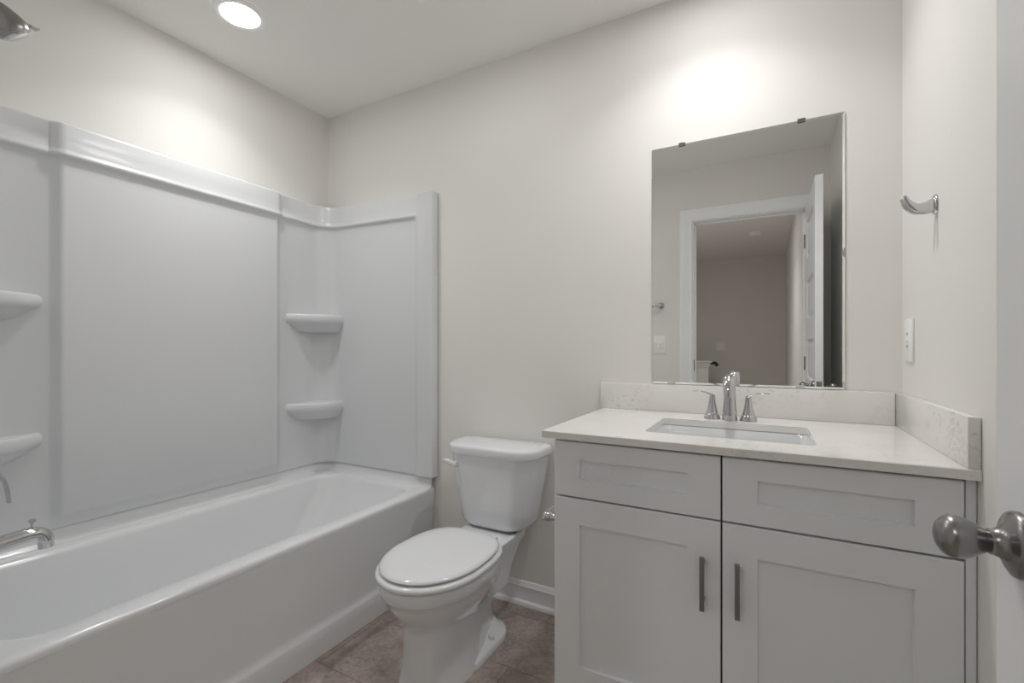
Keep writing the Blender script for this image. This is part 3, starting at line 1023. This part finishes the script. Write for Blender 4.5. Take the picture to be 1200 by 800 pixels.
def wall_plate(name, label, cat, c, axis, wid, hgt, gangs, kinds):
    """cover plate on a wall; axis = direction into the room; gangs placed along the wall"""
    c = Vector(c)
    ax = Vector(axis)
    si = Vector((0, 0, 1)).cross(ax)
    t = thing(name, label, cat, c)

    def slab(bm, s0, s1, z0, z1, d0, d1, bev):
        p = [c + si * a + Vector((0, 0, z)) + ax * d for a in (s0, s1) for z in (z0, z1) for d in (d0, d1)]
        lo = [min(v[i] for v in p) for i in range(3)]
        hi = [max(v[i] for v in p) for i in range(3)]
        box(bm, lo[0], hi[0], lo[1], hi[1], lo[2], hi[2], bev)
    bm = B(); slab(bm, -wid / 2, wid / 2, -hgt / 2, hgt / 2, 0.0003, 0.0065, 0.0022)
    build('cover_plate', bm, M_PLATE, t)
    for o, kd in zip(gangs, kinds):
        bm = B(); slab(bm, o - 0.0165, o + 0.0165, -0.0335, 0.0335, 0.004, 0.0078, 0.001)
        dv = build('rocker' if kd == 'switch' else 'receptacle', bm, M_PLATE, t)
        if kd == 'outlet':
            for z in (-0.018, 0.018):
                for a in (-0.006, 0.006):
                    bm = B(); slab(bm, o + a - 0.001, o + a + 0.001, z - 0.004, z + 0.004, 0.0070, 0.0082, 0)
                    build('slot', bm, M_DARK, dv)
            bm = B(); slab(bm, o - 0.008, o + 0.008, -0.005, 0.005, 0.0070, 0.0092, 0.0006)
            build('test_button', bm, M_PLATE, dv)
        else:
            bm = B(); slab(bm, o - 0.0145, o + 0.0145, 0.001, 0.031, 0.0070, 0.0100, 0.0012)
            build('paddle', bm, M_PLATE, dv)
    return t


wall_plate('outlet', 'white outlet cover plate on the right wall above the side splash', 'outlet', (W, -0.092, 1.148), (-1, 0, 0), 0.080, 0.124, (0.0,), ('outlet',))
wall_plate('light_switch', 'white double light switch on the door wall, seen in the mirror beside the door casing', 'switch', (1.484, DW, 1.155), (0, 1, 0), 0.115, 0.135, (-0.023, 0.023), ('switch', 'switch'))
wall_plate('light_switch', 'small double light switch on the far hall wall, seen in the mirror through the doorway', 'switch', (1.612, HEND, 1.165), (0, 1, 0), 0.120, 0.120, (-0.023, 0.023), ('switch', 'switch'))

# ------------------------------------------------------------------ toilet paper holder on the vanity side
t = thing('toilet_paper_holder', 'chrome toilet paper holder on the vanity side by the toilet tank', 'toilet paper holder', (VX0, -0.42, 0.595))
PX, PZ = 1.594, 0.596
for y in (-0.488, -0.345):
    bm = B()
    lathe(bm, [(0.026, 0.0), (0.026, 0.004), (0.021, 0.010), (0.014, 0.018), (0.0115, 0.034), (0.0115, 0.050), (0.0145, 0.056), (0.0155, 0.066), (0.0145, 0.074), (0.010, 0.080), (0.0, 0.082)], (VX0 + 0.001, y, PZ), (-1, 0, 0), 24)
    build('post', bm, M_CHROME, t, angle=45)
bm = B(); tube(bm, [(PX, -0.490, PZ + 0.004), (PX, -0.343, PZ + 0.004)], 0.0140, 18)
build('roller', bm, M_CHROME, t)

# ------------------------------------------------------------------ towel bar on the door wall (in the mirror)
t = thing('towel_bar', 'chrome towel bar on the door wall, seen at the left edge of the mirror', 'towel bar', (1.2, DW, 1.45))
for x in (0.92, 1.508):
    bm = B()
    lathe(bm, [(0.024, 0.0), (0.024, 0.004), (0.018, 0.009), (0.010, 0.014), (0.009, 0.045), (0.014, 0.052), (0.014, 0.066), (0.010, 0.071), (0.0, 0.072)], (x, DW, 1.450), (0, 1, 0), 24)
    build('post', bm, M_CHROME, t, angle=45)
bm = B(); tube(bm, [(0.92, DW + 0.059, 1.45), (1.508, DW + 0.059, 1.45)], 0.008, 16)
build('bar', bm, M_CHROME, t)


# ------------------------------------------------------------------ ceiling fixtures
def downlight(x, y, strength, label):
    t = thing('ceiling_light', label, 'ceiling light', (x, y, H))
    bm = B()
    lathe(bm, [(0.098, 0.0002), (0.097, 0.003), (0.092, 0.0055), (0.084, 0.0065), (0.076, 0.006), (0.070, 0.0045), (0.069, 0.002)], (x, y, H), (0, 0, -1), 48, False, False)
    build('trim_ring', bm, M_PLATE, t, angle=50)
    bm = B(); lathe(bm, [(0.0695, 0.0), (0.0695, 0.0018), (0.0, 0.0022)], (x, y, H), (0, 0, -1), 48, False, True)
    build('lens', bm, emission('lamp_glow', (1.0, 0.994, 0.982), strength), t)['label'] = 'glowing round lens'
    ld = bpy.data.lights.new('lamp_beam', 'AREA')             # the lamp's downward beam
    ld.shape = 'DISK'
    ld.size = 0.13
    ld.spread = R(BEAM)
    ld.energy = strength * BEAM_SHARE
    ld.color = (1.0, 0.994, 0.982)
    lo = bpy.data.objects.new('lamp_beam', ld)
    COL.objects.link(lo)
    lo.parent = t
    lo.location = (0, 0, -0.004)
    return t


downlight(0.380, -0.735, LAMP_TUB, 'round lit recessed downlight in the ceiling above the bathtub')
downlight(2.03, -0.37, LAMP_VANITY, 'round lit recessed downlight in the ceiling in front of the mirror')
downlight(1.60, -3.05, FILL_HALL, 'added unseen round fill light in the hall ceiling outside the door')  # fill lamp added out of view to brighten the hall

t = thing('exhaust_fan', 'white ceiling exhaust fan with an added fill light panel, at the top edge above the toilet', 'exhaust fan', (1.18, -0.58, H))
bm = B()
fx0, fx1, fy0, fy1 = 1.052, 1.382, -0.785, -0.455
loops = [rr(fx0, fx1, fy0, fy1, 0.012, H - 0.0003, 5), rr(fx0, fx1, fy0, fy1, 0.012, H - 0.010, 5), rr(fx0 + 0.006, fx1 - 0.006, fy0 + 0.006, fy1 - 0.006, 0.012, H - 0.018, 5), rr(fx0 + 0.02, fx1 - 0.02, fy0 + 0.02, fy1 - 0.02, 0.01, H - 0.020, 5)]
loft(bm, loops)
gr = build('grille', bm, M_PLATE, t)
bm = B()
gy = fy0 + 0.075
loops = [rr(fx0 + 0.045, fx1 - 0.045, gy, fy1 - 0.045, 0.02, H - 0.0195, 6), rr(fx0 + 0.047, fx1 - 0.047, gy + 0.002, fy1 - 0.047, 0.02, H - 0.024, 6), rr(fx0 + 0.06, fx1 - 0.06, gy + 0.015, fy1 - 0.06, 0.02, H - 0.028, 6)]
loft(bm, loops)
build('fill_light_panel', bm, emission('fan_fill_glow', (1.0, 0.994, 0.982), FILL_FAN), t)['label'] = 'added glowing fill light panel'  # glowing panel added to the fan to lift the room's ambient light
for i in range(2):
    y = fy0 + 0.022 + i * 0.018
    bm = B(); box(bm, fx0 + 0.04, fx1 - 0.04, y - 0.004, y + 0.004, H - 0.0212, H - 0.0195)
    build('slot', bm, M_DARK, gr)

t = thing('smoke_detector', 'round white smoke detector on the hall ceiling, seen in the mirror', 'smoke detector', (2.094, -4.089, H))
bm = B(); lathe(bm, [(0.070, 0.0), (0.070, 0.012), (0.064, 0.018), (0.060, 0.032), (0.050, 0.040), (0.0, 0.043)], (2.094, -4.089, H), (0, 0, -1), 36)
build('housing', bm, M_PLATE, t)
bm = B(); lathe(bm, [(0.012, 0.0), (0.012, 0.004), (0.0, 0.005)], (2.094, -4.089, H - 0.042), (0, 0, -1), 16)
build('test_button', bm, M_PLATE, t)

# ------------------------------------------------------------------ stair half wall and handrail at the end of the hall (in the mirror)
bm = B()
box(bm, HL, 1.500, -5.26, -5.14, 0, 0.905)
hw = struct('wall_hall_stair', bm, M_TRIM, smooth=False)
bm = B()
box(bm, HL, 1.512, -5.275, -5.125, 0.870, 0.890, 0.003)
box(bm, HL, 1.522, -5.285, -5.115, 0.890, 0.935, 0.004)
box(bm, HL, 1.547, -5.31, -5.09, 0.935, 0.962, 0.006)
struct('trim_3', bm, M_TRIM)
t = thing('stair_handrail', 'short dark stained handrail end beside the stair half wall, seen in the mirror', 'handrail', (1.60, -5.30, 0.93))
bm = B()
tube(bm, spline([(1.545, -5.215, 0.925), (1.570, -5.215, 0.932), (1.592, -5.215, 0.920), (1.606, -5.215, 0.888)], 5), [0.022]*16, 14)
build('rail', bm, M_RAIL, t)
bm = B(); lathe(bm, [(0.035, 0), (0.035, 0.006), (0.02, 0.012)], (1.500, -5.215, 0.915), (1, 0, 0), 20)
tube(bm, [(1.505, -5.215, 0.915), (1.545, -5.221, 0.925)], 0.012, 10)
build('bracket', bm, M_DARK, t)
